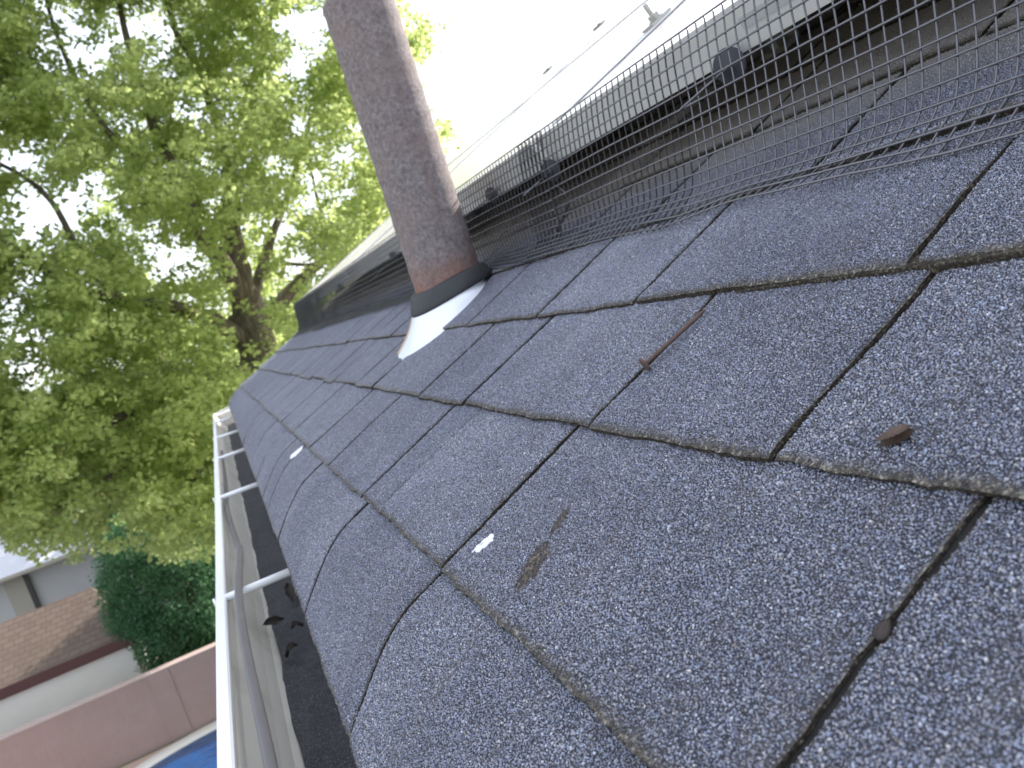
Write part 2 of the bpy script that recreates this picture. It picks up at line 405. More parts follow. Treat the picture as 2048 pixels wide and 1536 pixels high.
roof_mb = MB()
GR = []                                         # loose lists of granule positions, normals are taken as the roof normal
def cover(e, s):
    """how much of the surface is built as real granules (near the lens) rather than as shaded texture"""
    return np.clip((1.02-e)/.30, 0, 1)*np.clip((e+.16)/.05, 0, 1)
def tab(k, e0, e1, w0, w1, seed):
    """one shingle tab of course k between slots e0 and e1 (slot half widths w0,w1)"""
    ec = max(0, (e0+e1)/2)
    fine = ec < 1.5 and k <= 6
    r = random.Random(seed)
    a, b = e0+w0, e1-w1
    es = edge_pts(a, b, fine, .0025 if ec < .75 and k <= 5 else (.006 if fine else .03))
    us = S1 + DC*(k-1); ub = us-DC if False else us
    jb = (r.uniform(-.0016, .0016) if ec < 1.3 else r.uniform(-.004, .004)) if k > 1 else 0.0
    lo = ub + jb - (.0 if k > 1 else .0)
    if k == 1: lo = U_EAVE
    else: lo = S1 + DC*(k-1-1) + jb
    hi = S1 + DC*(k-1) + .006
    vs_ = edge_pts(lo, hi, fine, .0035 if ec < .75 and k <= 5 else (.007 if fine else .03))
    Eg, Ug = np.meshgrid(es, vs_, indexing='ij')
    # wandering outlines
    amp = .0007
    de = vnoise(Ug*150, Eg*0+seed, 3)*amp + vnoise(Ug*34, Eg*0+seed*1.7, 4)*.0013 + vnoise(Ug*13, Eg*0+k*7.7, 14)*.0022
    wl = np.clip((b-Eg)/(b-a), 0, 1)
    E2 = Eg + de*(np.abs(wl*2-1))
    du = vnoise(Eg*160, Ug*0+seed, 5)*amp + vnoise(Eg*30, Ug*0+k*3.3, 6)*.0013
    wu = np.clip(1-(Ug-lo)/.03, 0, 1)
    U2 = Ug + du*wu
    frac = np.clip((U2-lo)/DC, 0, 1.1)
    lift = r.uniform(0, .0012)*np.exp(-((Ug-lo)/.025)**2) * (1 + vnoise(Eg*9, Ug*0+seed, 9))
    n = TH + TH*(1-frac) + lift
    n = n + (vnoise(Eg*11, Ug*14, 20+k)*.0007) + vnoise(Eg*3.1, Ug*5, 60)*.0010
    if b < .31: n = n - .0017*np.clip(1-(b-Eg)/.16, 0, 1)      # this tab sits a little lower than its neighbour
    # soft round-over at the cut edges
    dside = np.minimum(Eg-a, b-Eg); dbot = Ug-lo
    n = n - .0009*np.exp(-dside/.0016) - .0009*np.exp(-dbot/.0016)
    s, n0, th = profile(U2)
    S = s - 0*n; 
    X = s - np.sin(th)*n; Z = n0 + np.cos(th)*n
    top = np.stack([X, E2, Z], -1)
    nb = TH*(1-frac)*0 + .0002 + (TH*(1-frac))
    bot = np.stack([s - np.sin(th)*(nb), E2, n0+np.cos(th)*(nb)], -1)
    dedge = np.minimum(dbot, dside*2.6+.002)
    edge = np.exp(-dedge/.0075)
    tv = r.random()
    cov = cover(Eg, Ug)
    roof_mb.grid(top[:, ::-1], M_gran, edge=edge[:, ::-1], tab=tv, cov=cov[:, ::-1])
    if k <= 7 and a < 1.02 and b > -.16:
        g_ = np.random.default_rng(seed+500); sp = .00102
        ee = np.arange(max(a, -.16)+.0004, min(b, 1.02)-.0003, sp); uu = np.arange(lo+.0004, hi-.002, sp*.87)
        if len(ee) and len(uu):
            A, B = np.meshgrid(ee, uu, indexing='ij'); A = A + (np.arange(len(uu)) % 2)*sp*.5
            A = (A+g_.uniform(-.42, .42, A.shape)*sp).ravel(); B = (B+g_.uniform(-.42, .42, B.shape)*sp).ravel()
            ei = np.clip(np.searchsorted(es, A)-1, 0, len(es)-2); ui = np.clip(np.searchsorted(vs_, B)-1, 0, len(vs_)-2)
            fe = np.clip((A-es[ei])/(es[ei+1]-es[ei]), 0, 1)[:, None]; fu = np.clip((B-vs_[ui])/(vs_[ui+1]-vs_[ui]), 0, 1)[:, None]
            pos = (top[ei, ui]*(1-fe)*(1-fu)+top[ei+1, ui]*fe*(1-fu)+top[ei, ui+1]*(1-fe)*fu+top[ei+1, ui+1]*fe*fu)
            ed_ = np.exp(-np.minimum(B-lo, np.minimum(A-a, b-A)*2.6+.002)/.0075)
            wear = vnoise(A*40, B*40, 71)*.5+.5
            pr = cover(A, B)*(.90-.42*ed_*wear-.10*(vnoise(A*14, B*14, 72) > .45))
            kp = g_.random(len(A)) < pr
            _, _, th_ = profile(B[kp])
            GR.append(np.column_stack([pos[kp], th_, ed_[kp], np.full(kp.sum(), tv)]))
    # butt edge and side cuts
    def strip(A, B, m):
        arr = np.stack([A, (A*.5+B*.5)+np.random.default_rng(seed).normal(0, .00015, A.shape), B], 1)
        roof_mb.grid(arr, m, edge=1.0, tab=tv)
    strip(top[:, 0], bot[:, 0], M_core); strip(bot[0], top[0], M_core if ec < .7 else M_slot); strip(top[-1], bot[-1], M_core if ec < .7 else M_slot)

seed = 0
for k in range(1, 22):
    L = [E_START] + [x for x in slots[k] if x < E_END-.06] + [E_END]
    lst = list(zip(L[:-1], L[1:]))
    for (a, b) in lst:
        seed += 1
        rr = random.Random(seed*13)
        hw = lambda q: .0009 if q < .31 else .0021+.0017*min(1, max(0, (q-.3)/.6))
        w0 = 0 if a == E_START else hw(a)+rr.random()*.0007
        w1 = 0 if b == E_END else hw(b)+rr.random()*.0007
        if k == 2 and abs(a-.668) < .01: w0 = .0004
        if k == 2 and abs(b-.668) < .01: w1 = .0004
        tab(k, a, b, w0, w1, seed)
# underlay seen through the slots: one sheet just beneath the tabs, following the droop
for k in range(1, 22):
    lo = U_EAVE if k == 1 else S1+DC*(k-2)
    hi = S1+DC*(k-1)
    us = np.linspace(lo+.002, hi+.01, 10)
    es = np.linspace(E_START, E_END-.004, 60)
    Eg, Ug = np.meshgrid(es, us, indexing='ij')
    s, n0, th = profile(Ug)
    nn = -.0002 + TH*(1-np.clip((Ug-lo)/DC, 0, 1.1)) 
    roof_mb.grid(np.stack([s-np.sin(th)*nn, Eg, n0+np.cos(th)*nn], -1)[:, ::-1], M_slot, edge=1.0, tab=.5, cov=0.0)
# a doubled ply showing under one butt on the right
ee_ = np.arange(-.14, .452, .0025); lo_ = S1 + DC*2
o1 = -.0022 - .0012*np.abs(vnoise(ee_*30, ee_*0, 91)); zz = np.clip((.452-ee_)/.05, 0, 1)
rows = [(lo_+.012+0*ee_, .0030+N0+0*ee_), (lo_+o1*zz+.0006, .0058*zz+N0), (lo_+o1*zz, .0048*zz+N0), (lo_+o1*zz+.0002, .0004+N0+0*ee_)]
arr_ = np.stack([np.stack([a_, ee_, b_], -1) for a_, b_ in rows], 1)
roof_mb.grid(arr_, M_core, edge=1.0, tab=.5, cov=0.0)
# decking slab below (thick, closes the eave and the rake)
us = np.concatenate([np.linspace(U_EAVE+.005, -.02, 10), np.array([.1, 1.0, 2.66])])
s, n0, th = profile(us)
prof_top = [(a-np.sin(t)*-.0012, b+np.cos(t)*-.0012) for a, b, t in zip(s, n0, th)]
prof_bot = [(a-np.sin(t)*-.014, b+np.cos(t)*-.014) for a, b, t in zip(s, n0, th)]
ring = prof_top + prof_bot[::-1]
def extrude(mb, ring, y0, y1, m, caps=True):
    n = len(ring)
    v = [(x, y0, z) for x, z in ring] + [(x, y1, z) for x, z in ring]
    f = [(i, i+n, (i+1) % n+n, (i+1) % n) for i in range(n)]
    if caps: f += [tuple(range(n)), tuple(reversed(range(n, 2*n)))]
    mb.add(v, f, m)
extrude(roof_mb, ring, E_START, E_END-.01, M_core)
roof = roof_mb.build('roof', house, mw=ROOFM)

def build_granules():
    D = np.concatenate(GR); n = len(D); g_ = np.random.default_rng(99)
    rad = .00057*(.62+.75*g_.random(n)**1.3)
    base = np.array([(1,0,0),(0,1,0),(-1,0,0),(0,-1,0),(0,0,1),(0,0,-1)], float)
    V = base[None]*(1+g_.uniform(-.34, .34, (n, 6, 1))) + g_.uniform(-.22, .22, (n, 6, 3))
    V = V*np.stack([1+g_.uniform(-.15, .45, n), np.ones(n), np.full(n, .74)], -1)[:, None, :]
    # random spin about a random axis
    q = g_.normal(0, 1, (n, 4)); q[:, 0] += 1.2; q[:, 3] *= 2.2; q /= np.linalg.norm(q, axis=1)[:, None]
    w, x, y, z = q.T
    R = np.stack([1-2*(y*y+z*z), 2*(x*y-z*w), 2*(x*z+y*w), 2*(x*y+z*w), 1-2*(x*x+z*z), 2*(y*z-x*w), 2*(x*z-y*w), 2*(y*z+x*w), 1-2*(x*x+y*y)], -1).reshape(n, 3, 3)
    V = np.einsum('nij,nkj->nki', R, V)*rad[:, None, None]
    nz = np.stack([-np.sin(D[:, 3]), np.zeros(n), np.cos(D[:, 3])], -1)
    V = V + (D[:, :3]+nz*(rad*.12+g_.uniform(-.0001, .00018, n))[:, None])[:, None, :]
    f = np.array([(0,1,4),(1,2,4),(2,3,4),(3,0,4),(1,0,5),(2,1,5),(3,2,5),(0,3,5)])
    F = (f[None]+6*np.arange(n)[:, None, None]).reshape(-1, 3)
    rep = lambda a_: np.repeat(a_, 6)
    o = tri_mesh('granules', V.reshape(-1, 3), F, [M_loose], attrs={'ga': rep(g_.random(n)), 'gb': rep(g_.random(n)), 'gc': rep(g_.random(n)), 'edge': rep(D[:, 4]), 'tab': rep(D[:, 5])})
    o['kind'] = 'stuff'; o['label'] = 'loose looking blue grey mineral granules on the nearest shingles'
    o.parent = roof
    print('granules', n)
    return o
build_granules()
roof['label'] = 'dark blue grey granule shingles in worn courses with dirty cut edges'

# rake board at the far gable end, fascia behind the gutter, walls
mb = MB(); mb.box((-.085, E_END-.03, -.16), (2.66, E_END-.002, -.016), M_white)
rake = mb.build('rake_board', house, False, ROOFM)
mb = MB(); mb.box((-.058, E_START, -.30), (-.036, E_END-.03, -.090), M_white)
fas = mb.build('fascia', house, False)
M_stucco = simple('stucco', (.52, .48, .42), .85, var=.08, nscale=8, bump=.01, bscale=60)
GZ = -6.87
mb = MB(); mb.box((.35, E_START, GZ), (2.4, E_END-.35, -.02), M_stucco); wall = mb.build('wall', house, False)
mb = MB(); mb.box((-.036, E_START, -.30), (.36, E_END-.06, -.285), M_white); sof = mb.build('soffit', house, False)

# ------------------------------------------------------------------ gutter with spike-and-ferrule hangers
gut = tag(empty('gutter', (-.12, 0, -.21)), 'white metal rain gutter along the eave with tan inside and grit in the bottom', 'gutter')
g_out = [(-.060, -.098), (-.060, -.212), (-.134, -.212), (-.1425, -.202), (-.149, -.182), (-.160, -.158), (-.170, -.146), (-.1775, -.136), (-.1780, -.120)]
g_lip = [(-.1780, -.1185), (-.1762, -.1165), (-.1668, -.1165), (-.1650, -.1185), (-.1652, -.1245)]
mb = MB()
GE0, GE1 = E_START, 4.75
def ribbon(mb, prof, y0, y1, m, ny=2, wob=0):
    ys = np.linspace(y0, y1, ny)
    arr = np.array([[(x + wob*vnoise(y*1.3, i*.01, 5), y, z + wob*.5*vnoise(y*1.1, i*.01, 8)) for y in ys] for i, (x, z) in enumerate(prof)])
    mb.grid(arr, m)
ribbon(mb, g_out, GE0, GE1, M_white, 60, .0012)
ribbon(mb, [(x, z) for x, z in g_lip], GE0, GE1, M_white, 60, .0012)
mb.add([(x, GE1, z) for x, z in g_out], [tuple(range(len(g_out)))], M_white)
trough = mb.build('gutter_shell', None, False); keep(gut, trough)
mb = MB()
g_in = [(-.0612, -.099), (-.0612, -.2108), (-.1270, -.2108), (-.1365, -.2030), (-.1448, -.1880), (-.1540, -.1640), (-.1640, -.1470), (-.1672, -.1360), (-.1662, -.1250)]
ribbon(mb, g_in[::-1], GE0, GE1-.002, M_tan, 60, .0012)
mb.add([(x, GE1-.002, z) for x, z in g_in], [tuple(range(len(g_in)))], M_tan)
gi = mb.build('gutter_liner', None, False); keep(gut, gi)
for i, e in enumerate([.31, 1.045, 1.82, 2.555, 3.25, 4.07, 4.6]):
    mb = MB(); mb.tube([(-.166, e, -.1200), (-.13, e, -.1202), (-.060, e, -.1200)], .0052, M_white, 14)
    mb.tube([(-.1805, e, -.1200), (-.1778, e, -.1200)], .0055, M_white, 12)
    hgr = mb.build('hanger', None); keep(gut, hgr)
# washed-off granules lying in the trough
ys = np.linspace(GE0+.01, GE1-.01, 420); xs = np.linspace(-.0615, -.1310, 26)
Yg, Xg = np.meshgrid(ys, xs, indexing='ij')
Zg = -.205 + vnoise(Yg*9, Xg*60, 31)*.0022 + vnoise(Yg*60, Xg*90, 32)*.0010 - ((Xg+.1)/.04)**2*.001
Xg = Xg - (np.abs(Xg+.1310) < .003)*(vnoise(Yg*12, Yg*0, 7)*.003)
mb = MB(); mb.grid(np.stack([Xg, Yg, Zg], -1)[:, ::-1], M_grit, edge=0.0, tab=.5)
grit = mb.build('shingle_grit'); tag(grit, 'dark washed off shingle granules lying along the gutter bottom', None, None, 'stuff'); grit['category'] = 'grit'

def smooth_path(pts, n=80):
    pts = np.asarray(pts, float); t = np.linspace(0, len(pts)-1, n); out = []
    for x in t:
        i = min(int(x), len(pts)-2); f = x-i
        p0 = pts[max(i-1, 0)]; p1 = pts[i]; p2 = pts[i+1]; p3 = pts[min(i+2, len(pts)-1)]
        out.append(.5*((2*p1)+(-p0+p2)*f+(2*p0-5*p1+4*p2-p3)*f*f+(-p0+3*p1-3*p2+p3)*f**3))
    return np.array(out)
cab = smooth_path([(-.160, 3.0, -.150), (-.158, 2.2, -.150), (-.157, 1.75, -.135), (-.146, 1.38, -.128), (-.139, 1.235, -.113), (-.1455, 1.045, -.1095), (-.1480, .93, -.1120), (-.1460, .78, -.1145), (-.1425, .66, -.117), (-.1400, .56, -.119), (-.137, .40, -.12), (-.135, .1, -.125), (-.135, -.5, -.13)], 160)
mb = MB(); mb.tube(cab, .0050, M_cable, 12)
tag(mb.build('cable'), 'slack grey cable running inside the gutter over a hanger', 'cable')

def leaf(name, c, rot, size, label):
    mb = MB(); n = 9
    t = np.linspace(0, 1, n); w = np.sin(np.pi*t**.8)*size*.2
    pts = []
    for i in range(n):
        for j, q in enumerate((-1, -.5, 0, .5, 1)):
            pts.append(((t[i]-.5)*size, q*w[i]*(1+.15*math.sin(i*2.1+j)), abs(q)*.35*size*.4 + .12*size*math.sin(t[i]*4)))
    arr = np.array(pts).reshape(n, 5, 3); mb.grid(arr, M_leafdead)
    arr2 = arr.copy(); arr2[..., 2] -= .0005; mb.grid(arr2[:, ::-1], M_leafdead)
    o = mb.build(name); o.location = c; o.rotation_euler = rot
    tag(o, label, 'leaf', 'dead leaves in the gutter')
leaf('dead_leaf', (-.098, 1.03, -.188), (.5, .3, .9), .028, 'curled brown dead leaf in the gutter just in front of the near hanger')
leaf('dead_leaf', (-.112, .975, -.194), (-.6, .5, 2.4), .03, 'small dark dead leaf nearest the camera in the gutter')
leaf('dead_leaf', (-.094, 1.19, -.190), (.3, -.5, 1.5), .04, 'dead leaf half hidden behind the near gutter hanger')
leaf('dead_leaf', (-.125, 1.10, -.192), (1.0, .2, .2), .03, 'dead leaf against the tan gutter side by the near hanger')

mb = MB()
for i in range(5):
    a = i*1.3; p0 = np.array([-.098, .62+.01*i, -.199]); p1 = p0+np.array([.03*math.cos(a), .035*math.sin(a), .006])
    mb.tube([p0, (p0+p1)/2+[0, .004, .003], p1], .0009, M_rustnail, 5)
tag(mb.build('twig'), 'tiny reddish twig lying on the grit in the near gutter', 'twig')

# ------------------------------------------------------------------ vent pipe
PX, PY = .2905, 1.19
pz0 = P(.29, 0, 0).z
vent = tag(empty('vent_pipe', (PX, PY, .14)), 'upright grey vent pipe with rust at its foot, rising from a white flashing', 'vent pipe')
mb = MB()
R0 = .0545; ZT = .618
prof = [(R0, .10), (R0, .16)] + [(R0+.0006*math.sin(i*1.9), .16+(ZT-.008-.16)*i/40) for i in range(1, 41)] + [(R0-.001, ZT-.003), (R0-.004, ZT), (R0-.008, ZT), (R0-.009, ZT-.004), (R0-.009, .2)]
mb.lathe(prof, M_pipe, (PX, PY, 0), 64)
pp = mb.build('pipe')
pp.data.transform(Matrix.Translation((-PX, -PY, -.14))); pp.location = (0, 0, 0); pp.parent = vent
# rubber collar (slightly drooping ring)
mb = MB(); n = 72; a = np.linspace(0, 2*np.pi, n, endpoint=False)
cprof = [(.0555, .0110), (.0590, .0105), (.0630, .0085), (.0660, .003), (.0705, -.006), (.0725, -.012), (.0722, -.016), (.0690, -.0175)]
cz = .171
arr = np.array([[(r*math.cos(t), r*math.sin(t), z*(1-.25*math.cos(t)) + .012*math.cos(t) + .0012*math.sin(3*t)) for t in a] for r, z in cprof])
arr += np.array([PX, PY, cz]); mb.grid(arr[::-1], M_rubber, wrap=True)
keep(vent, mb.build('rubber_collar'))
# metal flashing cone going down to the roof plane
mb = MB()
rings = []
for j in range(15):
    t = j/14
    ring_ = []
    for q in a:
        top = np.array([PX + .068*math.cos(q), PY + .068*math.sin(q), cz - .012 + .012*math.cos(q)])
        bs, be = .288 + .094*math.cos(q), 1.19 + .098*math.sin(q)
        bo = np.array(P(bs, be, -.001))
        p = top*(1-t) + bo*t
        # concave flare
        sag = math.sin(math.pi*t)*.006
        ctr = np.array([PX, PY, p[2]]); d = ctr-p; d /= np.linalg.norm(d)
        ring_.append(p + d*sag)
    rings.append(ring_)
mb.grid(np.array(rings), M_flash, wrap=True)
# flange lying on the shingles, trimmed by the course above
keep(vent, mb.build('flashing'))
mb = MB()
q = np.linspace(math.radians(150), math.radians(205), 14)
bead = []
for j in range(16):
    t = j/15; ang = math.radians(150)
    top = np.array([PX + .069*math.cos(ang), PY + .069*math.sin(ang), cz-.012+.012*math.cos(ang)])
    bo = np.array(P(.288+.0935*math.cos(ang), 1.19+.0975*math.sin(ang), .0))
    pb_ = top*(1-t)+bo*t; db_ = np.array([PX, PY, pb_[2]])-pb_; db_ /= np.linalg.norm(db_)
    bead.append(pb_+db_*math.sin(math.pi*t)*.006)
mb.tube(bead, .0020, M_sealant, 8)
keep(vent, mb.build('sealant_bead'))

# ------------------------------------------------------------------ solar modules
NP = .1175; FH = .0395; SB = .4925
MODE = 1.60; MODS = .965; GAPM = .020
M_label = None
def make_label_mat():
    m, nt, out = mat('serial_label'); g = N(nt); v = g.coord()
    sx = g.n('ShaderNodeSeparateXYZ'); g.l(v, sx.inputs[0])
    x = g.math('MULTIPLY', sx.outputs[1], 900.0)
    st = g.math('GREATER_THAN', g.math('FRACT', g.math('ADD', g.math('ADD', x, 5000.0), g.math('MULTIPLY', g.math('SINE', g.math('MULTIPLY', x, .37)), .8))), .5)
    c = g.mix(st, (.85, .86, .88), (.30, .30, .31)); g.bsdf(out, c, .4); return m
def module(e0, s0, label, first=False):
    t = empty('solar_panel'); t.location = P(s0, e0, NP-FH)
    tag(t, label, 'solar panel', 'solar panels mounted above the shingles')
    e1 = e0+MODE; s1 = s0+MODS; w = .011; b = .028
    mb = MB()
    for (lo, hi) in (((s0, e0, NP-FH), (s0+w*.15, e1, NP)), ((s1-w*.15, e0, NP-FH), (s1, e1, NP)),
                     ((s0+w*.15, e0, NP-FH), (s1-w*.15, e0+w*.15, NP)), ((s0+w*.15, e1-w*.15, NP-FH), (s1-w*.15, e1, NP))):
        mb.box(lo, hi, M_frame)
    for (lo, hi) in (((s0+.0017, e0+.0017, NP-.002), (s0+w, e1-.0017, NP-.0002)), ((s1-w, e0+.0017, NP-.002), (s1-.0017, e1-.0017, NP-.0002)),
                     ((s0+w, e0+.0017, NP-.002), (s1-w, e0+w, NP-.0002)), ((s0+w, e1-w, NP-.002), (s1-w, e1-.0017, NP-.0002)),
                     ((s0+.0017, e0+.0017, NP-FH+.0002), (s0+b, e1-.0017, NP-FH+.002)), ((s1-b, e0+.0017, NP-FH+.0002), (s1-.0017, e1-.0017, NP-FH+.002))):
        mb.box(lo, hi, M_frame)
    o = mb.build('frame', None, False, ROOFM)
    mb = MB(); mb.box((s0+w, e0+w, NP-.0075), (s1-w, e1-w, NP-.0032), M_glass); g_ = mb.build('glass', None, False, ROOFM)
    mb = MB(); mb.box((s0+w, e0+w, NP-.0095), (s1-w, e1-w, NP-.0078), M_back); bk = mb.build('backsheet', None, False, ROOFM)
    for c in (o, g_, bk):
        c.parent = t; c.matrix_parent_inverse = Matrix.Translation(t.location).inverted()
    return t
E0M = .972 - MODE - GAPM/2
mods = [(E0M-MODE-GAPM, SB, 'lower row solar panel nearest the camera, its frame running off the right edge'),
        (E0M, SB, 'near lower solar panel whose silver frame edge crosses the upper right behind wire screen'),
        (E0M+MODE+GAPM, SB, 'lower row solar panel partly hidden behind the vent pipe'),
        (E0M+2*(MODE+GAPM), SB, 'farthest lower solar panel with its corner left of the vent pipe'),
        (E0M, SB+MODS+GAPM, 'upper row solar panel above the near panel, seen as a white sliver'),
        (E0M+MODE+GAPM, SB+MODS+GAPM, 'upper row solar panel up-slope of the panel behind the vent pipe'),
        (E0M+2*(MODE+GAPM), SB+MODS+GAPM, 'farthest upper solar panel meeting the tree at its edge')]
for e0, s0, lab in mods:
    pt = module(e0, s0, lab)
    if e0 == E0M and s0 == SB:
        mb = MB(); mb.box((SB-.0006, .478, NP-.0235), (SB-.0001, .545, NP-.0125), make_label_mat())
        lb = mb.build('serial_label', None, False, ROOFM); lb.parent = pt; lb.matrix_parent_inverse = Matrix.Translation(pt.location).inverted()

# mid clamps with a stud and nut
def clamp(s, e, along, label, z=1.0):
    t = empty('panel_clamp'); t.location = P(s, e, NP)
    tag(t, label, 'clamp', 'metal clamps between the solar panels')
    mb = MB()
    if along == 's': mb.box((s-.020, e-.014, NP+.0004), (s+.020, e+.014, NP+.004), M_alu)
    else: mb.box((s-.014, e-.045, NP+.0004), (s+.014, e+.045, NP+.010), M_alu)
    p = mb.build('clamp_plate', None, False, ROOFM)
    mb = MB(); R4 = ROOFM @ Matrix.Translation((s, e, NP))
    mb.lathe([(.0001, .013), (.0075, .013), (.0085, .012), (.0085, .006), (.012, .0058), (.012, .004), (.0001, .004)], M_alu, (0, 0, 0), 6, R4)
    nut = mb.build('nut', None, False)
    mb = MB(); mb.lathe([(.0001, .030), (.0034, .030), (.004, .029), (.004, -.03), (.0001, -.03)], M_alu, (0, 0, 0), 14, R4)
    st = mb.build('stud')
    for c in (p, nut, st): c.parent = t; c.matrix_parent_inverse = Matrix.Translation(t.location).inverted()
clamp(.762, .972, 's', 'bolted clamp on the seam between the two nearest lower panels')
clamp(1.25, .972, 's', 'second bolted clamp farther up the nearest panel seam')
clamp(2.436, 3.47, 'e', 'small clamp on the top edge of the upper panel row, right one')
clamp(2.436, 4.10, 'e', 'small clamp on the top edge of the upper panel row, left one')

# mounting rails and feet under the modules
def rail(s, label):
    t = empty('mounting_rail'); t.location = P(s, 0, .03)
    tag(t, label, 'rail', 'rails under the solar panels')
    mb = MB(); mb.box((s-.018, E_START, .036), (s+.018, 4.15, NP-FH-.0004), M_alu)
    o = mb.build('rail_beam', None, False, ROOFM); o.parent = t; o.matrix_parent_inverse = Matrix.Translation(t.location).inverted()
    for e in (-.45, .775, 2.0, 3.2):
        mb = MB(); mb.box((s-.045, e-.022, .0065), (s-.0185, e+.022, .0125), M_alu); mb.box((s-.0245, e-.022, .0125), (s-.0185, e+.022, .068), M_alu)
        R4 = ROOFM @ Matrix.Translation((s-.036, e, .0125)); mb.lathe([(.0001, .007), (.008, .007), (.008, 0), (.0001, 0)], M_alu, (0, 0, 0), 6, R4 if False else Matrix.Translation((s-.036, e, .0125)))
        f = mb.build('foot', None, False, ROOFM); f.parent = t; f.matrix_parent_inverse = Matrix.Translation(t.location).inverted()
rail(.76, 'aluminium rail and feet under the lower edge of the near panels')
rail(1.27, 'aluminium rail deeper under the lower panel row')
rail(2.2, 'aluminium rail under the upper panel row')

# ------------------------------------------------------------------ critter screen
SP = .0127
gp = np.array([(.356, .0072), (.3690, .0074), (.3815, .0078), (.3940, .0088), (.4058, .0130), (.4155, .0210), (.4245, .0300), (.4325, .0398), (.4397, .0502), (.4465, .0610), (.4532, .0718), (.4598, .0826), (.4665, .0934), (.4735, .1040), (.4810, .1142), (.4880, .1235)])
def screen(name, e0, e1, off, label, sd, rowcut=0):
    mb = MB()
    nr = len(gp)
    def pos(i, e):
        """row index i (float) at station e"""
        i = np.asarray(i, float); e = np.asarray(e, float)
        s = np.interp(i, np.arange(nr), gp[:, 0]); n = np.interp(i, np.arange(nr), gp[:, 1])
        wl = np.exp(-(i/5.0)**2); mid = np.exp(-((i-8)/4.5)**2)
        wob = vnoise(e*5.2, i*.12, sd)*.0052 + vnoise(e*13, i*.2, sd+1)*.0018
        s = s + wl*(wob + .010*vnoise(e*1.7, e*0, sd+7)) + mid*vnoise(e*6, i*.25, sd+2)*.0022 - off*.7
        s = s + wl*(-.002 + .026*np.clip((e-.28)/.25, 0, 1))
        n = n - .0042*np.exp(-(i/6.0)**2)
        n = n + wl*np.abs(vnoise(e*4.1, i*.35, sd+3))*.0050 + mid*vnoise(e*5, i*.3, sd+4)*.0020 + off*.3*(i > 3)
        # pushed back behind the vent pipe
        k = np.exp(-((e-1.19)/.10)**2)*np.clip(1-i/7.0, 0, 1); s = s + k*.016
        # rises more steeply towards the far end
        return s, n
    es = np.arange(e0, e1, .0127)
    for i in range(rowcut, nr):
        ee = np.arange(e0, e1+.001, .0127/2 if e0 < 1 else .02)
        s, n = pos(np.full_like(ee, i), ee)
        mb.tube(np.stack([s, ee, n], -1), .00094, M_wire, 5)
    ii = np.arange(rowcut-.25, nr-.6+.25, .5)
    for e in es:
        ev = e + vnoise(ii*.3, ii*0+e*7, sd+9)*.0011
        s, n = pos(ii, np.full_like(ii, e))
        if rowcut == 0: s[0] -= .003
        # cross wires weld on the back face of the long wires
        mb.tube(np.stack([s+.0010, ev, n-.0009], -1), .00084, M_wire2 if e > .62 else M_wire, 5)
    o = mb.build(name, None, True, ROOFM)
    return tag(o, label, 'wire screen', 'wire mesh screens closing the gap under the panels')
screen('wire_screen', -.75, 1.012, .0, 'near length of black square wire mesh flaring onto the shingles', 40)
screen('wire_screen', .925, 4.17, .0035, 'far length of black wire mesh passing behind the vent pipe', 55)

def clip(e, n, pe, ps, pn, label, r=.0155):
    """round plastic washer pushed onto a pin that hooks the frame"""
    t = empty('screen_clip'); c = P(.478, e, n); t.location = c
    tag(t, label, 'clip', 'round clips pinning the wire mesh to the panel frames')
    a0 = Vector(P(ps, pe, pn)); ax = (a0-c).normalized()
    face = (P(.43, e-.02, n+.012)-c).normalized()
    R4 = Matrix.Translation(c) @ face.to_track_quat('Z', 'Y').to_matrix().to_4x4()
    mb = MB(); mb.lathe([(.0001, .0022), (.004, .0022), (.0045, .0014), (r-.0015, .0010), (r, .0004), (r, -.0006), (.0001, -.0006)], M_plast, (0, 0, 0), 28, R4)
    w = mb.build('washer')
    mb = MB(); mb.tube([c - ax*.02, c, a0], .0011, M_wire, 7)
    p = mb.build('pin')
    for q in (w, p): q.parent = t; q.matrix_parent_inverse = Matrix.Translation(t.location).inverted()
clip(.567, .0775, .584, .425, .078, 'large round black clip with its pin sticking out, nearest the camera')
clip(.952, .0740, .952, .425, .076, 'second round black clip with a pin, above the twisted wire tie')
clip(1.163, .0860, 1.185, .425, .089, 'round black clip and pin beside the right of the vent pipe', .013)
clip(1.90, .0800, 2.02, .425, .066, 'round black clip seen just left of the vent pipe', .013)
clip(2.75, .0800, 2.80, .425, .070, 'round black clip farther left near the array corner', .013)

mb = MB()
tie = [P(.462, .935, .058), P(.458, .922, .047), P(.452, .914, .034), P(.452, .900, .031), P(.455, .880, .030), P(.46, .865, .028), P(.464, .855, .030)]
mb.tube(smooth_path(tie, 30), .0010, M_wire, 6)
t2 = [P(.450, .912, .035), P(.442, .925, .026), P(.430, .938, .016), P(.420, .945, .008)]
mb.tube(smooth_path(t2, 16), .0021, M_plast, 7)
tag(mb.build('wire_tie'), 'twisted wire tie with a dark tail on the mesh below the second clip', 'wire tie')

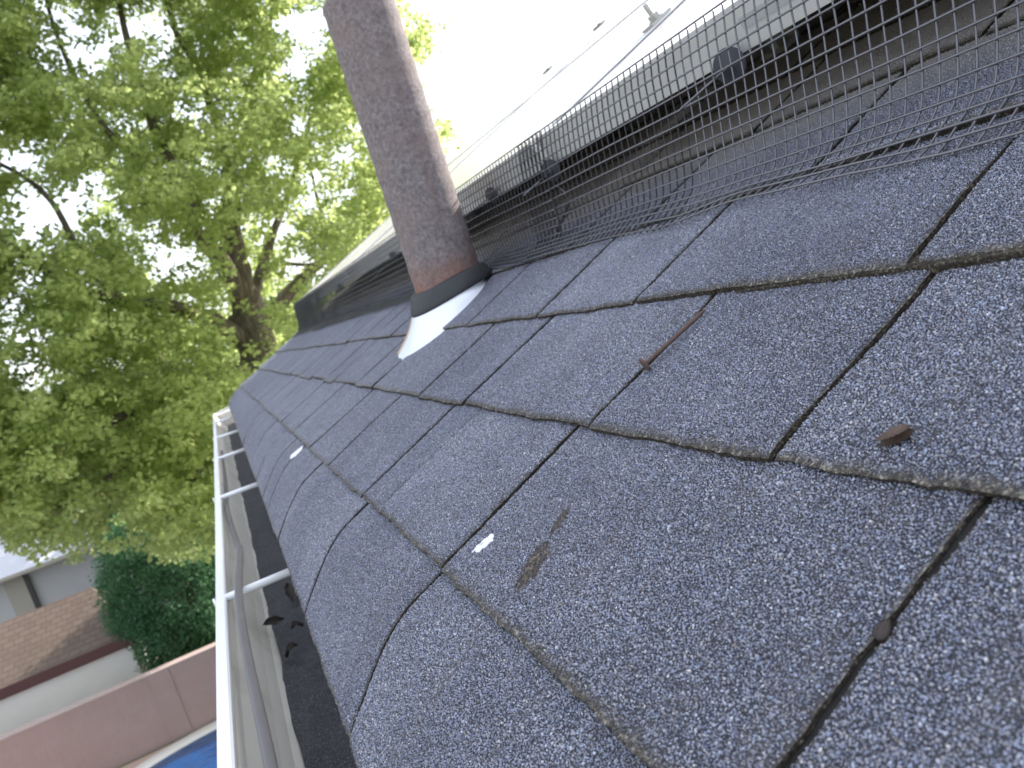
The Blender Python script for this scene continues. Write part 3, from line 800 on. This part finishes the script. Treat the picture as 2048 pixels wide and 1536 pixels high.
# ------------------------------------------------------------------ small things lying on the shingles
def on(s, e): return .0045
nail = empty('nail'); a = P(.1835, .4345, .0058); b = P(.2365, .4262, .0036); nail.location = (a+b)/2
tag(nail, 'rusty roofing nail lying on the shingles', 'nail')
ax = (b-a).normalized()
mb = MB(); pts = [a+ax*t*(b-a).length for t in (0, .03, .2, .4, .6, .8, .93, 1.0)]
mb.tube(pts, [.0019, .0015, .00145, .0015, .00145, .0015, .0014, .0004], M_rustnail, 10); keep(nail, mb.build('shank'))
R4 = Matrix.Translation(a) @ (-ax).to_track_quat('Z', 'Y').to_matrix().to_4x4()
mb = MB(); mb.lathe([(.0001, .0012), (.0040, .0011), (.0052, .0006), (.0052, -.0002), (.0038, -.0008), (.0014, -.0011)], M_rustnail, (0, 0, 0), 20, R4); keep(nail, mb.build('head'))

def pod(name, s, e, n, L, yaw, label, openness=.6):
    c = P(s, e, n); t = empty(name, c); tag(t, label, 'seed pod')
    pm = M_pod if n > 0 else M_poddark
    for sg in (-1, 1):
        m_ = 14; kk = 12; arr = []
        for i in range(m_):
            u = i/(m_-1); w = (math.sin(math.pi*(u**.75))**.8 if 0 < u < 1 else 0)*L*.26 + .0001
            rw = []
            for j in range(kk):
                ph = math.pi*j/(kk-1)
                rw.append(((u-.5)*L, math.cos(ph)*w, math.sin(ph)*w*.62 + .00025*math.sin(i*3+j*2)))
            arr.append(rw)
        arr = np.array(arr); hw_ = L*.26
        if sg < 0: arr = arr*np.array([1, 1, -.45])+np.array([0, 0, .0012])
        R = Matrix.Rotation(yaw, 4, 'Z') @ Matrix.Translation((0, -hw_, .0014)) @ Matrix.Rotation(math.radians(24), 4, 'X') @ Matrix.Translation((0, hw_, 0)) @ Matrix.Translation((0, 0, 0 if sg > 0 else -.0004))
        if sg < 0: R = Matrix.Rotation(yaw, 4, 'Z')
        R = Matrix.Translation(c) @ ROOFM @ R
        A = arr @ np.array(R.to_3x3()).T + np.array(R.translation)
        mb = MB(); mb.grid(A, pm)
        inner = arr*np.array([.97, .86, .8]); inner = inner @ np.array(R.to_3x3()).T + np.array(R.translation); mb.grid(inner[:, ::-1], pm)
        keep(t, mb.build('husk'))
pod('seed_pod', .149, .2175, .0016, .0135, 2.3, 'small split brown seed pod alone on the shingle at the right')
pod('seed_pod', .078, .1765, -.0034, .0082, .12, 'dark seed husk wedged in the shingle slot at the lower right')

def splat(name, pts_se, n, label, cat):
    c = np.mean(pts_se, axis=0); mb = MB(); K = 40
    ang = np.linspace(0, 2*np.pi, K, endpoint=False)
    P2 = np.array(pts_se); rr = []
    # radial outline through the given points
    pa = np.arctan2(P2[:, 1]-c[1], P2[:, 0]-c[0]) % (2*np.pi); pr = np.hypot(P2[:, 0]-c[0], P2[:, 1]-c[1]); o_ = np.argsort(pa)
    rad = np.interp(ang, pa[o_], pr[o_], period=2*np.pi)*(1+.10*np.sin(ang*7+1)+.08*np.sin(ang*13))
    arr = []
    for t, hgt in ((0.02, .0010), (.4, .0011), (.7, .0008), (.9, .0003), (1.0, -.0009)):
        arr.append([(c[0]+rad[i]*t*math.cos(q), c[1]+rad[i]*t*math.sin(q), n+hgt+.0003*math.sin(i*5+t*9)) for i, q in enumerate(ang)])
    mb.grid(np.array(arr)[::-1], M_drop, wrap=True)
    return tag(mb.build(name, None, True, ROOFM), label, cat)
splat('bird_dropping', [(.0235, .445), (.030, .4405), (.0385, .4405), (.0405, .4435), (.037, .4475), (.031, .4485), (.0265, .4465), (.0205, .4485)], .0014, 'white bird dropping on the shingle beside a slot', 'bird dropping')
splat('bird_dropping', [(-.024, 1.252), (-.010, 1.235), (-.004, 1.240), (-.012, 1.262), (-.022, 1.268)], .0014, 'small white bird dropping far down the eave course', 'bird dropping')

# ================================================================== THE YARD AND BEYOND
M_soil = simple('ground', (.16, .15, .10), .95, var=.35, nscale=.6, bump=.05, bscale=4, dirt=((.09, .12, .05), .8))
mb = MB(); mb.box((-400, -100, GZ-.5), (400, 900, GZ), M_soil); tag(mb.build('ground', None, False), None, None, None, 'structure')
M_deck = simple('pool_deck', (.46, .33, .29), .85, var=.1, nscale=2, bump=.004, bscale=50)
mb = MB(); mb.box((-9, -2, GZ+.004), (3.5, 16.85, GZ+.03), M_deck); tag(mb.build('pool_deck', None, False), None, None, None, 'structure')

# pool: curved coping ring and water
def make_water():
    m, nt, out = mat('pool_water'); g = N(nt); v = g.coord()
    c = g.mix(g.ramp(g.noise(v, 1.3, 4), [(.3, 0.0), (.7, 1.0)]), (.003, .028, .11), (.006, .06, .20))
    wv = g.noise(g.scale(v, (1, 2.2, 1)), 3.5, 5, .65)
    g.bsdf(out, c, .08, 0, .5, g.bump(wv, .05)); return m
M_water = make_water()
M_cop = simple('coping', (.62, .60, .57), .7, var=.07, nscale=3, bump=.003, bscale=60)
pc = (-1.55, 12.6)
def prad(t): # kidney outline
    return 3.55 + .55*np.cos(2*(t-.3)) + .25*np.cos(3*t)
t_ = np.linspace(0, 2*np.pi, 96, endpoint=False)
# pass the far rim through the seen points
tt = t_
rr_ = prad(tt)
sc_k = 4.02/np.interp(math.pi/2+.22, tt, rr_)
rr_ = rr_*sc_k
def rp(f): return np.stack([pc[0]+(rr_+f)*np.cos(tt), pc[1]+(rr_+f)*np.sin(tt)], -1)
mb = MB()
rings = [np.concatenate([rp(f), np.full((96, 1), z)], 1) for f, z in ((0.0, GZ+.035), (0, GZ+.06), (.02, GZ+.075), (.34, GZ+.075), (.37, GZ+.05), (.37, GZ+.02))]
mb.grid(np.array(rings)[::-1], M_cop, wrap=True)
tag(mb.build('pool_coping'), 'pale concrete coping curving round the blue swimming pool', 'pool coping')
mb = MB(); pts = np.concatenate([rp(.01), np.full((96, 1), GZ+.045)], 1)
mb.add(np.concatenate([[(*pc, GZ+.045)], pts]), [(0, i+1, (i+1) % 96+1) for i in range(96)], M_water)
tag(mb.build('pool_water', None, False), None, None, None, 'structure')
# handrail in the bottom left corner
mb = MB()
mb.tube(smooth_path([(-4.75, 13.4, GZ+.02), (-4.75, 13.4, GZ+.7), (-4.6, 13.4, GZ+.93), (-4.3, 13.4, GZ+.9), (-4.0, 13.4, GZ+.5), (-3.95, 13.4, GZ+.02)], 40), .028, M_white, 10)
tag(mb.build('pool_handrail'), 'white tubular handrail at the pool edge in the bottom left corner', 'handrail')

# block fence
def make_block():
    m, nt, out = mat('pink_block'); g = N(nt); v = g.coord()
    w = g.n('ShaderNodeTexWave'); w.wave_type = 'BANDS'; w.bands_direction = 'X'; w.inputs['Scale'].default_value = 9.0
    w.inputs['Distortion'].default_value = 3.0; w.inputs['Detail'].default_value = 3; g.l(v, w.inputs['Vector'])
    br = g.n('ShaderNodeTexBrick'); br.inputs['Scale'].default_value = 1.0; br.inputs['Brick Width'].default_value = .40; br.inputs['Row Height'].default_value = .20
    br.inputs['Mortar Size'].default_value = .012; br.inputs['Color1'].default_value = (.40, .30, .275, 1); br.inputs['Color2'].default_value = (.40, .28, .265, 1); br.inputs['Mortar'].default_value = (.375, .28, .26, 1)
    mp = g.n('ShaderNodeMapping'); mp.inputs['Rotation'].default_value = (math.pi/2, 0, 0); g.l(v, mp.inputs[0]); g.l(mp.outputs[0], br.inputs['Vector'])
    c = g.mix(g.math('MULTIPLY', w.outputs[0], .45), br.outputs[0], (.31, .215, .20))
    c = g.mix(g.ramp(g.noise(v, 1.2, 5), [(.4, 0.0), (.75, .55)]), c, (.31, .24, .19))
    g.bsdf(out, c, .9, 0, .2, g.bump(w.outputs[0], .01)); return m
M_block = make_block()
fence = tag(empty('block_fence', (-2, 17, GZ)), 'pinkish block fence wall behind the pool', 'fence')
mb = MB(); mb.box((-14, 17.0, GZ), (9, 17.2, -5.41), M_block); keep(fence, mb.build('wall_panel', None, False))
mb = MB(); mb.box((-14, 16.985, -5.409), (9, 17.215, -5.372), simple('fence_cap', (.36, .28, .26), .9, var=.1, nscale=3)); keep(fence, mb.build('cap', None, False))
for x in (-3.33, .4, 4.1, -7.0, -10.7):
    mb = MB(); mb.box((x, 16.988, GZ), (x+.4, 16.998, -5.40), M_block); keep(fence, mb.build('pilaster', None, False))

# neighbour's shed
def make_shed_roof():
    m, nt, out = mat('brown_shingles'); g = N(nt); v = g.coord()
    br = g.n('ShaderNodeTexBrick'); br.inputs['Scale'].default_value = 1.0; br.inputs['Brick Width'].default_value = .22; br.inputs['Row Height'].default_value = .14
    br.inputs['Mortar Size'].default_value = .010; br.inputs['Color1'].default_value = (.115, .085, .07, 1); br.inputs['Color2'].default_value = (.165, .125, .105, 1); br.inputs['Mortar'].default_value = (.075, .057, .048, 1)
    g.l(v, br.inputs['Vector'])
    c = g.mix(g.noise(v, 14, 5, .7), br.outputs[0], (.16, .125, .105))
    g.bsdf(out, c, .95, 0, .1, g.bump(br.outputs[1], .01)); return m
M_sroof = make_shed_roof()
M_maroon = simple('maroon_paint', (.095, .038, .040), .6, var=.12, nscale=4)
M_cream = simple('cream_siding', (.78, .76, .72), .75, var=.05, nscale=4, bump=.004, bscale=20)
shed = tag(empty('shed', (-6, 19, GZ)), 'low cream shed with brown shingle roof and maroon fascia behind the fence', 'shed')
mb = MB(); mb.box((-11, 19.12, GZ), (-3.80, 21.9, -5.2), M_cream); keep(shed, mb.build('wall', None, False))
mb = MB()
ridge_y, ridge_z = 20.6, -4.02
A = [(-11.2, 18.98, -5.0), (-3.70, 18.98, -5.0), (-4.38, ridge_y, ridge_z), (-11.2, ridge_y, ridge_z), (-3.70, 22.2, -5.0), (-11.2, 22.2, -5.0)]
mb.add(A, [(0, 1, 2, 3), (3, 2, 4, 5), (1, 4, 2)], M_sroof)
keep(shed, mb.build('roof', None, False))
mb = MB(); mb.box((-11.2, 18.955, -5.235), (-3.69, 18.978, -5.005), M_maroon); mb.box((-3.699, 18.98, -5.235), (-3.68, 22.2, -5.006), M_maroon)
keep(shed, mb.build('fascia', None, False))

# neighbour's pale house
M_pale = simple('pale_wall', (.50, .50, .52), .8, var=.05, nscale=1.5, bump=.01, bscale=9)
M_proof = simple('pale_roof', (.52, .53, .58), .8, var=.06, nscale=2)
M_trim = simple('beige_trim', (.40, .37, .33), .7)
nh = tag(empty('neighbor_house', (-9, 27, GZ)), 'pale grey neighbouring house with a light low roof at the far left', 'house')
mb = MB(); mb.box((-20, 27.5, GZ), (-3.2, 36, -4.02), M_pale); keep(nh, mb.build('wall', None, False))
mb = MB()
A = [(-20.4, 26.9, -4.06), (-2.8, 26.9, -4.06), (-5.2, 31.5, -2.2), (-20.4, 31.5, -2.2), (-2.8, 36.4, -4.06), (-20.4, 36.4, -4.06)]
mb.add(A, [(0, 1, 2, 3), (3, 2, 4, 5), (1, 4, 2)], M_proof); mb.add([(x, y, z-.06) for x, y, z in A], [(3, 2, 1, 0), (5, 4, 2, 3)], M_trim)
mb.box((-20.4, 26.87, -4.16), (-2.8, 26.898, -4.05), M_trim)
keep(nh, mb.build('roof', None, False))
mb = MB(); mb.box((-7.95, 27.40, GZ), (-7.40, 27.497, -4.10), M_trim); keep(nh, mb.build('pillar', None, False))
mb = MB(); mb.box((-7.38, 27.36, GZ), (-7.26, 27.45, -4.30), simple('dark_pipe', (.05, .05, .055), .5)); keep(nh, mb.build('downspout', None, False))

# far houses with clay tile roofs
M_tile = simple('clay_tile', (.46, .25, .18), .85, var=.2, nscale=2, bump=.03, bscale=6)
M_fwall = simple('far_stucco', (.55, .45, .36), .9, var=.06, nscale=1)
def far_house(x, y, w, d, ez, rz, label):
    t = tag(empty('tile_roof_house', (x, y, GZ)), label, 'house', 'far houses beyond the trees')
    mb = MB(); mb.box((x-w/2, y, GZ), (x+w/2, y+d, ez), M_fwall); keep(t, mb.build('wall', None, False))
    mb = MB(); o = .5
    A = [(x-w/2-o, y-o, ez), (x+w/2+o, y-o, ez), (x+w/2-d*.4, y+d/2, rz), (x-w/2+d*.4, y+d/2, rz), (x+w/2+o, y+d+o, ez), (x-w/2-o, y+d+o, ez)]
    mb.add(A, [(0, 1, 2, 3), (3, 2, 4, 5), (1, 4, 2), (5, 0, 3)], M_tile); keep(t, mb.build('roof', None, False))
    mb = MB(); mb.box((x-w*.25, y-.04, ez-1.9), (x-w*.1, y-.002, ez-.8), simple('far_window', (.06, .07, .09), .2)); keep(t, mb.build('window', None, False))
far_house(-13.5, 50, 13, 9, -3.0, -.7, 'clay tile roofed house at the far left seen through the lower leaves')
far_house(-4.5, 64, 12, 9, -1.6, .6, 'peach house with clay tiles behind the middle of the tree')
far_house(6, 70, 14, 9, -2.2, .2, 'distant clay tile house behind the trunk of the tree')

# ------------------------------------------------------------------ foliage
def make_leaf_mat(name, c1, c2, trans, tfac=.45):
    m, nt, out = mat(name); g = N(nt)
    r = g.attr('rnd')
    col = g.mix(r, c1, c2)
    d = g.n('ShaderNodeBsdfPrincipled'); g.l(col, d.inputs['Base Color']); d.inputs['Roughness'].default_value = .55; d.inputs['Specular IOR Level'].default_value = .35
    t = g.n('ShaderNodeBsdfTranslucent'); g.l(g.mix(r, tuple(x*.8 for x in trans), trans), t.inputs[0])
    mx = g.n('ShaderNodeMixShader'); mx.inputs[0].default_value = tfac
    g.l(d.outputs[0], mx.inputs[1]); g.l(t.outputs[0], mx.inputs[2]); g.l(mx.outputs[0], out.inputs[0]); return m
M_leaf = make_leaf_mat('maple_leaf', (.15, .225, .07), (.34, .395, .145), (.68, .80, .33), .62)
M_leaf2 = make_leaf_mat('evergreen_leaf', (.034, .10, .045), (.075, .17, .08), (.13, .30, .13), .35)
M_leaf3 = make_leaf_mat('far_leaf', (.06, .11, .04), (.13, .17, .06), (.24, .34, .10), .4)
def make_bark():
    m, nt, out = mat('bark'); g = N(nt); v = g.coord()
    f = g.noise(g.scale(v, (1, 1, .18)), 22, 6, .7)
    c = g.ramp(f, [(.3, (.07, .06, .05)), (.55, (.20, .17, .145)), (.75, (.40, .33, .28))])
    g.bsdf(out, c, .95, 0, .2, g.bump(f, .05)); return m
M_bark = make_bark()

def leaves(centers, per, spread, size, seed, flat=.7):
    """centres (n,3) -> quads; every quad is one small leaf folded out of two triangles"""
    r = np.random.default_rng(seed)
    n = len(centers)*per
    c = np.repeat(centers, per, 0)
    off = r.normal(0, 1, (n, 3)); off /= (np.linalg.norm(off, axis=1)[:, None]+1e-9); off *= (r.random((n, 1))**.45)
    sp = np.repeat(np.broadcast_to(spread, (len(centers),)), per)[:, None]
    p = c + off*sp*np.array([1, 1, flat])
    d = r.normal(0, 1, (n, 3)); d[:, 2] = d[:, 2]*.5-.35; d /= np.linalg.norm(d, axis=1)[:, None]
    u = np.cross(d, r.normal(0, 1, (n, 3))); u /= np.linalg.norm(u, axis=1)[:, None]
    sz = size*(.6+.8*r.random((n, 1)))
    w = np.cross(d, u)
    a = p; b = p + d*sz*.5 + u*sz*.36 + w*sz*.06; cc = p + d*sz; e = p + d*sz*.5 - u*sz*.36 + w*sz*.06
    V = np.stack([a, b, cc, e], 1).reshape(-1, 3)
    F = np.arange(n*4).reshape(-1, 4)
    rnd_c = np.repeat(r.random(len(centers)), per)
    rnd = np.clip(.5*rnd_c + .5*r.random(n), 0, 1)
    return V, F, np.repeat(rnd, 4)

Cw = np.array(P(0, 0, H)); RW = np.array([list(_r), list(_u), list(_f)])
def PX_(x, y, Y):
    """world point seen at photo pixel (x,y) at distance Y along the eave direction"""
    d = RW[0]*(x-1024) - RW[1]*(y-768) + RW[2]*1557.1
    return Cw + d*(Y/d[1])

# ---- the big tree: limbs first, then twigs grown towards clumps of leaves
limbs = []
def limb(pts, r0, r1): limbs.append((smooth_path([PX_(*p) for p in pts], 6*len(pts)), r0, r1))
base = PX_(535, 760, 14.0)
limb([(640, 1500, 14.0), (600, 1250, 14), (565, 1000, 14), (535, 820, 14), (515, 700, 14), (495, 630, 14)], .42, .30)
limb([(515, 700, 14), (492, 620, 13.9), (478, 560, 13.8), (470, 490, 13.8), (462, 400, 13.7), (458, 345, 13.7)], .28, .12)
limb([(458, 350, 13.7), (440, 270, 13.5), (413, 190, 13.5), (392, 130, 13.4), (352, 60, 13.3), (325, -40, 13.2), (300, -200, 13.2)], .085, .03)
limb([(458, 350, 13.7), (480, 300, 13.9), (500, 240, 14.1), (514, 180, 14.2), (532, 100, 14.3), (545, 0, 14.4), (550, -160, 14.5)], .075, .025)
limb([(413, 190, 13.5), (420, 120, 13.3), (430, 40, 13.2), (432, -80, 13.2)], .05, .015)
limb([(418, 175, 13.5), (440, 140, 13.2), (475, 105, 13.0), (520, 60, 12.8)], .03, .01)
limb([(492, 620, 13.9), (450, 535, 13.5), (410, 490, 13.2), (385, 450, 13.0), (370, 380, 12.9), (330, 300, 12.8), (290, 200, 12.8), (250, 60, 12.7), (225, -80, 12.7)], .16, .03)
limb([(370, 380, 12.9), (300, 330, 12.6), (220, 270, 12.4), (160, 170, 12.3), (110, 60, 12.2), (80, -60, 12.2)], .07, .02)
limb([(515, 690, 14), (440, 650, 13.6), (395, 632, 13.2), (330, 612, 12.8), (240, 600, 12.4), (120, 560, 12.1), (0, 480, 12.0), (-160, 380, 12)], .15, .03)
limb([(240, 600, 12.4), (170, 520, 12.2), (100, 400, 12.1), (40, 350, 12.0), (-60, 300, 12)], .06, .02)
limb([(510, 690, 14), (555, 615, 14.2), (610, 555, 14.5), (665, 505, 14.8), (740, 440, 15.0), (820, 340, 15.2), (870, 250, 15.3)], .14, .03)
limb([(500, 620, 14), (522, 540, 14.3), (545, 470, 14.6), (580, 380, 14.9), (610, 280, 15.0), (640, 180, 15.2), (665, 60, 15.3)], .10, .02)
limb([(505, 600, 14), (545, 532, 14.3), (625, 528, 14.6), (690, 490, 14.8), (750, 400, 15)], .05, .02)
limb([(525, 730, 14), (430, 760, 13.2), (330, 800, 12.5), (200, 850, 12.0), (100, 900, 11.7), (-40, 950, 11.5)], .11, .03)
limb([(430, 760, 13.2), (340, 850, 12.4), (250, 930, 12.0), (150, 1000, 11.8), (60, 1030, 11.7)], .06, .02)
limb([(530, 760, 14), (470, 830, 13.2), (410, 920, 12.6), (380, 1000, 12.3), (370, 1060, 12.2)], .07, .02)
limb([(665, 505, 14.8), (640, 420, 14.9), (620, 330, 15)], .05, .02)
limb([(740, 440, 15), (760, 330, 15.2), (790, 200, 15.3), (800, 120, 15.4)], .05, .015)

nodes = []; nrad = []
for path, r0, r1 in limbs[1:]:
    t = np.linspace(0, 1, len(path))
    for i in range(len(path)):
        nodes.append(path[i]); nrad.append(r0+(r1-r0)*t[i])
nodes = np.array(nodes); nrad = np.array(nrad)
tr_ = np.random.default_rng(5)
# clump density over the crown, as seen: gaps of sky where the crown is thin
gaps = [(200, 60, 45), (90, 20, 60), (275, 35, 35), (185, 130, 50), (95, 100, 35), (245, 250, 30), (150, 255, 28), (385, 225, 32), (320, 110, 38), (160, 320, 26), (20, 300, 30), (45, 400, 40), (20, 460, 30), (120, 440, 35),
        (480, 290, 22), (350, 30, 30), (600, 110, 40), (615, 220, 35), (640, 40, 45), (680, 300, 40), (330, 560, 30), (405, 600, 26), (420, 530, 18), (570, 470, 30), (600, 510, 28), (565, 565, 25), (640, 560, 22), (650, 395, 25), (90, 750, 45), (30, 780, 40), (240, 700, 25), (560, 300, 18),
        (720, 620, 60), (40, 560, 35), (170, 590, 25), (600, 10, 40), (230, 1050, 45), (60, 1110, 50)]
def inside(x, y):
    # rough crown outline in picture terms
    if y < 120: xr = 660 + (y+200)*.28 + (140 if y > 60 else 60)
    elif y < 330: xr = 905 - abs(y-190)*.25
    elif y < 520: xr = 830 - (y-330)*.35
    else: xr = 640 - (y-520)*.1
    yb = 1095 - abs(x-330)*.05 if x > 60 else 1060
    return x < xr and y < yb
cl = []
tries = 0
while len(cl) < 3000 and tries < 60000:
    tries += 1
    x = tr_.uniform(-420, 920); y = tr_.uniform(-420, 1110)
    if not inside(x, y): continue
    bad = False
    for gx, gy, gr in gaps:
        if (x-gx)**2+(y-gy)**2 < (gr*1.15)**2: bad = True; break
    if bad: continue
    if vnoise(x/75.0, y/75.0, 77) < -.5 and y < 700: continue
    if x < 260 and y < 480 and tr_.random() < .2: continue
    dtr = abs((x-505)-(y-640)*.12)
    front = 420 < y < 740 and dtr < 48
    if front and tr_.random() < .75: continue
    Y = 13.2 + tr_.normal(0, 1.25) - (1.0 if x < 150 else 0)
    if front: Y = 15.6 + tr_.random()
    cl.append(PX_(x, y, min(max(Y, 10.6), 16.6)))
cl = np.array(cl)
# nearest branch node, closest clumps first, adding the new twig nodes as it grows
tw = MB()
for path, r0, r1 in limbs:
    t = np.linspace(0, 1, len(path)); rad = r0+(r1-r0)*t
    pth = path + np.stack([vnoise(t*9, t*0, 3), vnoise(t*9, t*0, 4), vnoise(t*9, t*0, 5)], -1)*(rad*.25)[:, None]
    tw.tube(pth, rad*(1+.08*vnoise(t*14, t*0, 6)), M_bark, 12 if r0 > .1 else 7)
dist0 = np.array([np.min(np.sum((nodes-c)**2, 1)) for c in cl]); order = np.argsort(dist0)
cap = 400 + len(cl)*4
NB = np.zeros((len(nodes)+len(cl)*3, 3)); NR = np.zeros(len(NB)); nn_ = len(nodes); NB[:nn_] = nodes; NR[:nn_] = nrad
for q in order:
    c = cl[q]; d2 = np.sum((NB[:nn_]-c)**2, 1); j = int(np.argmin(d2)); p0 = NB[j]; L = math.sqrt(d2[j])
    if L < .05: continue
    m1 = p0 + (c-p0)*.45 + tr_.normal(0, .07*L, 3) + np.array([0, 0, .08*L]); r = min(NR[j]*.6, .006+.012*L)
    pth = smooth_path([p0, m1, c], 6); tw.tube(pth, np.linspace(r, .004, 6), M_bark, 4, False)
    NB[nn_] = m1; NR[nn_] = r*.7; NB[nn_+1] = c; NR[nn_+1] = .006; nn_ += 2
tree = tag(empty('leafy_tree', tuple(PX_(640, 1500, 14.0))), 'big spreading light green leafy tree with a split scarred trunk on the left', 'tree')
trunk = tw.build('trunk', None); keep(tree, trunk)
sub = np.repeat(cl, 5, 0) + tr_.normal(0, .20, (len(cl)*5, 3))*np.array([1, 1, .75])
V, F, rn = leaves(sub, 30, .17, .078, 3, .8)
crown = tri_mesh('crown', V, F, [M_leaf], attrs={'rnd': rn}); keep(tree, crown)

# ---- dark evergreen shrub behind the fence
def blob_tree(name, c, rx, ry, rz, n, per, sz, m, label, cat, trunk_h=0, seed=1, group=None, spread=.3):
    r = np.random.default_rng(seed)
    d = r.normal(0, 1, (n, 3)); d /= np.linalg.norm(d, axis=1)[:, None]
    rad = (.55+.45*r.random((n, 1))**.5)*(1+.16*vnoise(d[:, 0]*2.2+seed, d[:, 2]*2.2+d[:, 1], seed))[:, None]
    ctr = np.array(c)+d*rad*np.array([rx, ry, rz])
    V, F, rn = leaves(ctr, per, spread, sz, seed, .9)
    t = tag(empty(name, (c[0], c[1], GZ)), label, cat, group)
    keep(t, tri_mesh('crown', V, F, [m], attrs={'rnd': rn}))
    mb = MB(); top = c[2]
    mb.tube([(c[0], c[1], GZ), (c[0]+.05, c[1], (GZ+top)/2), (c[0], c[1], top)], [.16*rx/2, .12*rx/2, .05], M_bark, 8)
    for i in range(9):
        a_ = i*.7+seed; z0 = GZ + (top-GZ)*(.45+.06*i)
        mb.tube([(c[0], c[1], z0), (c[0]+rx*.35*math.cos(a_), c[1]+ry*.35*math.sin(a_), z0+rz*.25), (c[0]+rx*.7*math.cos(a_), c[1]+ry*.7*math.sin(a_), z0+rz*.5)], [.07, .045, .015], M_bark, 5)
    keep(t, mb.build('trunk'))
blob_tree('evergreen_shrub', (-2.55, 19.0, -4.55), 1.42, 1.3, 1.95, 2400, 34, .055, M_leaf2, 'dense dark blue green shrub rising behind the fence', 'shrub', seed=21, spread=.22)
blob_tree('evergreen_shrub', (-.6, 20.0, -4.2), 1.4, 1.3, 2.3, 900, 24, .09, M_leaf2, 'second dark shrub mostly hidden by the gutter', 'shrub', seed=22, spread=.25)
bg = [(-6.5, 33, -1.9, 3.4, 2.6, 3.6), (-1.8, 30, -2.2, 3.2, 2.6, 3.6), (2.4, 27, -2.0, 3.0, 2.6, 3.8), (-12.5, 42, -2.6, 4.2, 3, 3.6), (6.5, 33, -1.2, 4, 3, 4.4), (-2.6, 24.5, -3.3, 1.9, 1.6, 2.4)]
for i, (x, y, z, a, b, c) in enumerate(bg):
    where = ['left of the trunk', 'straight behind the trunk', 'behind the roof corner', 'at the far left edge', 'hidden beyond the solar panels', 'just behind the dark shrub'][i]
    blob_tree('background_tree', (x, y, z), a, b, c, 620, 26, .19, M_leaf3, 'mid green background tree ' + where, 'tree', seed=40+i, group='trees beyond the yard', spread=.55)
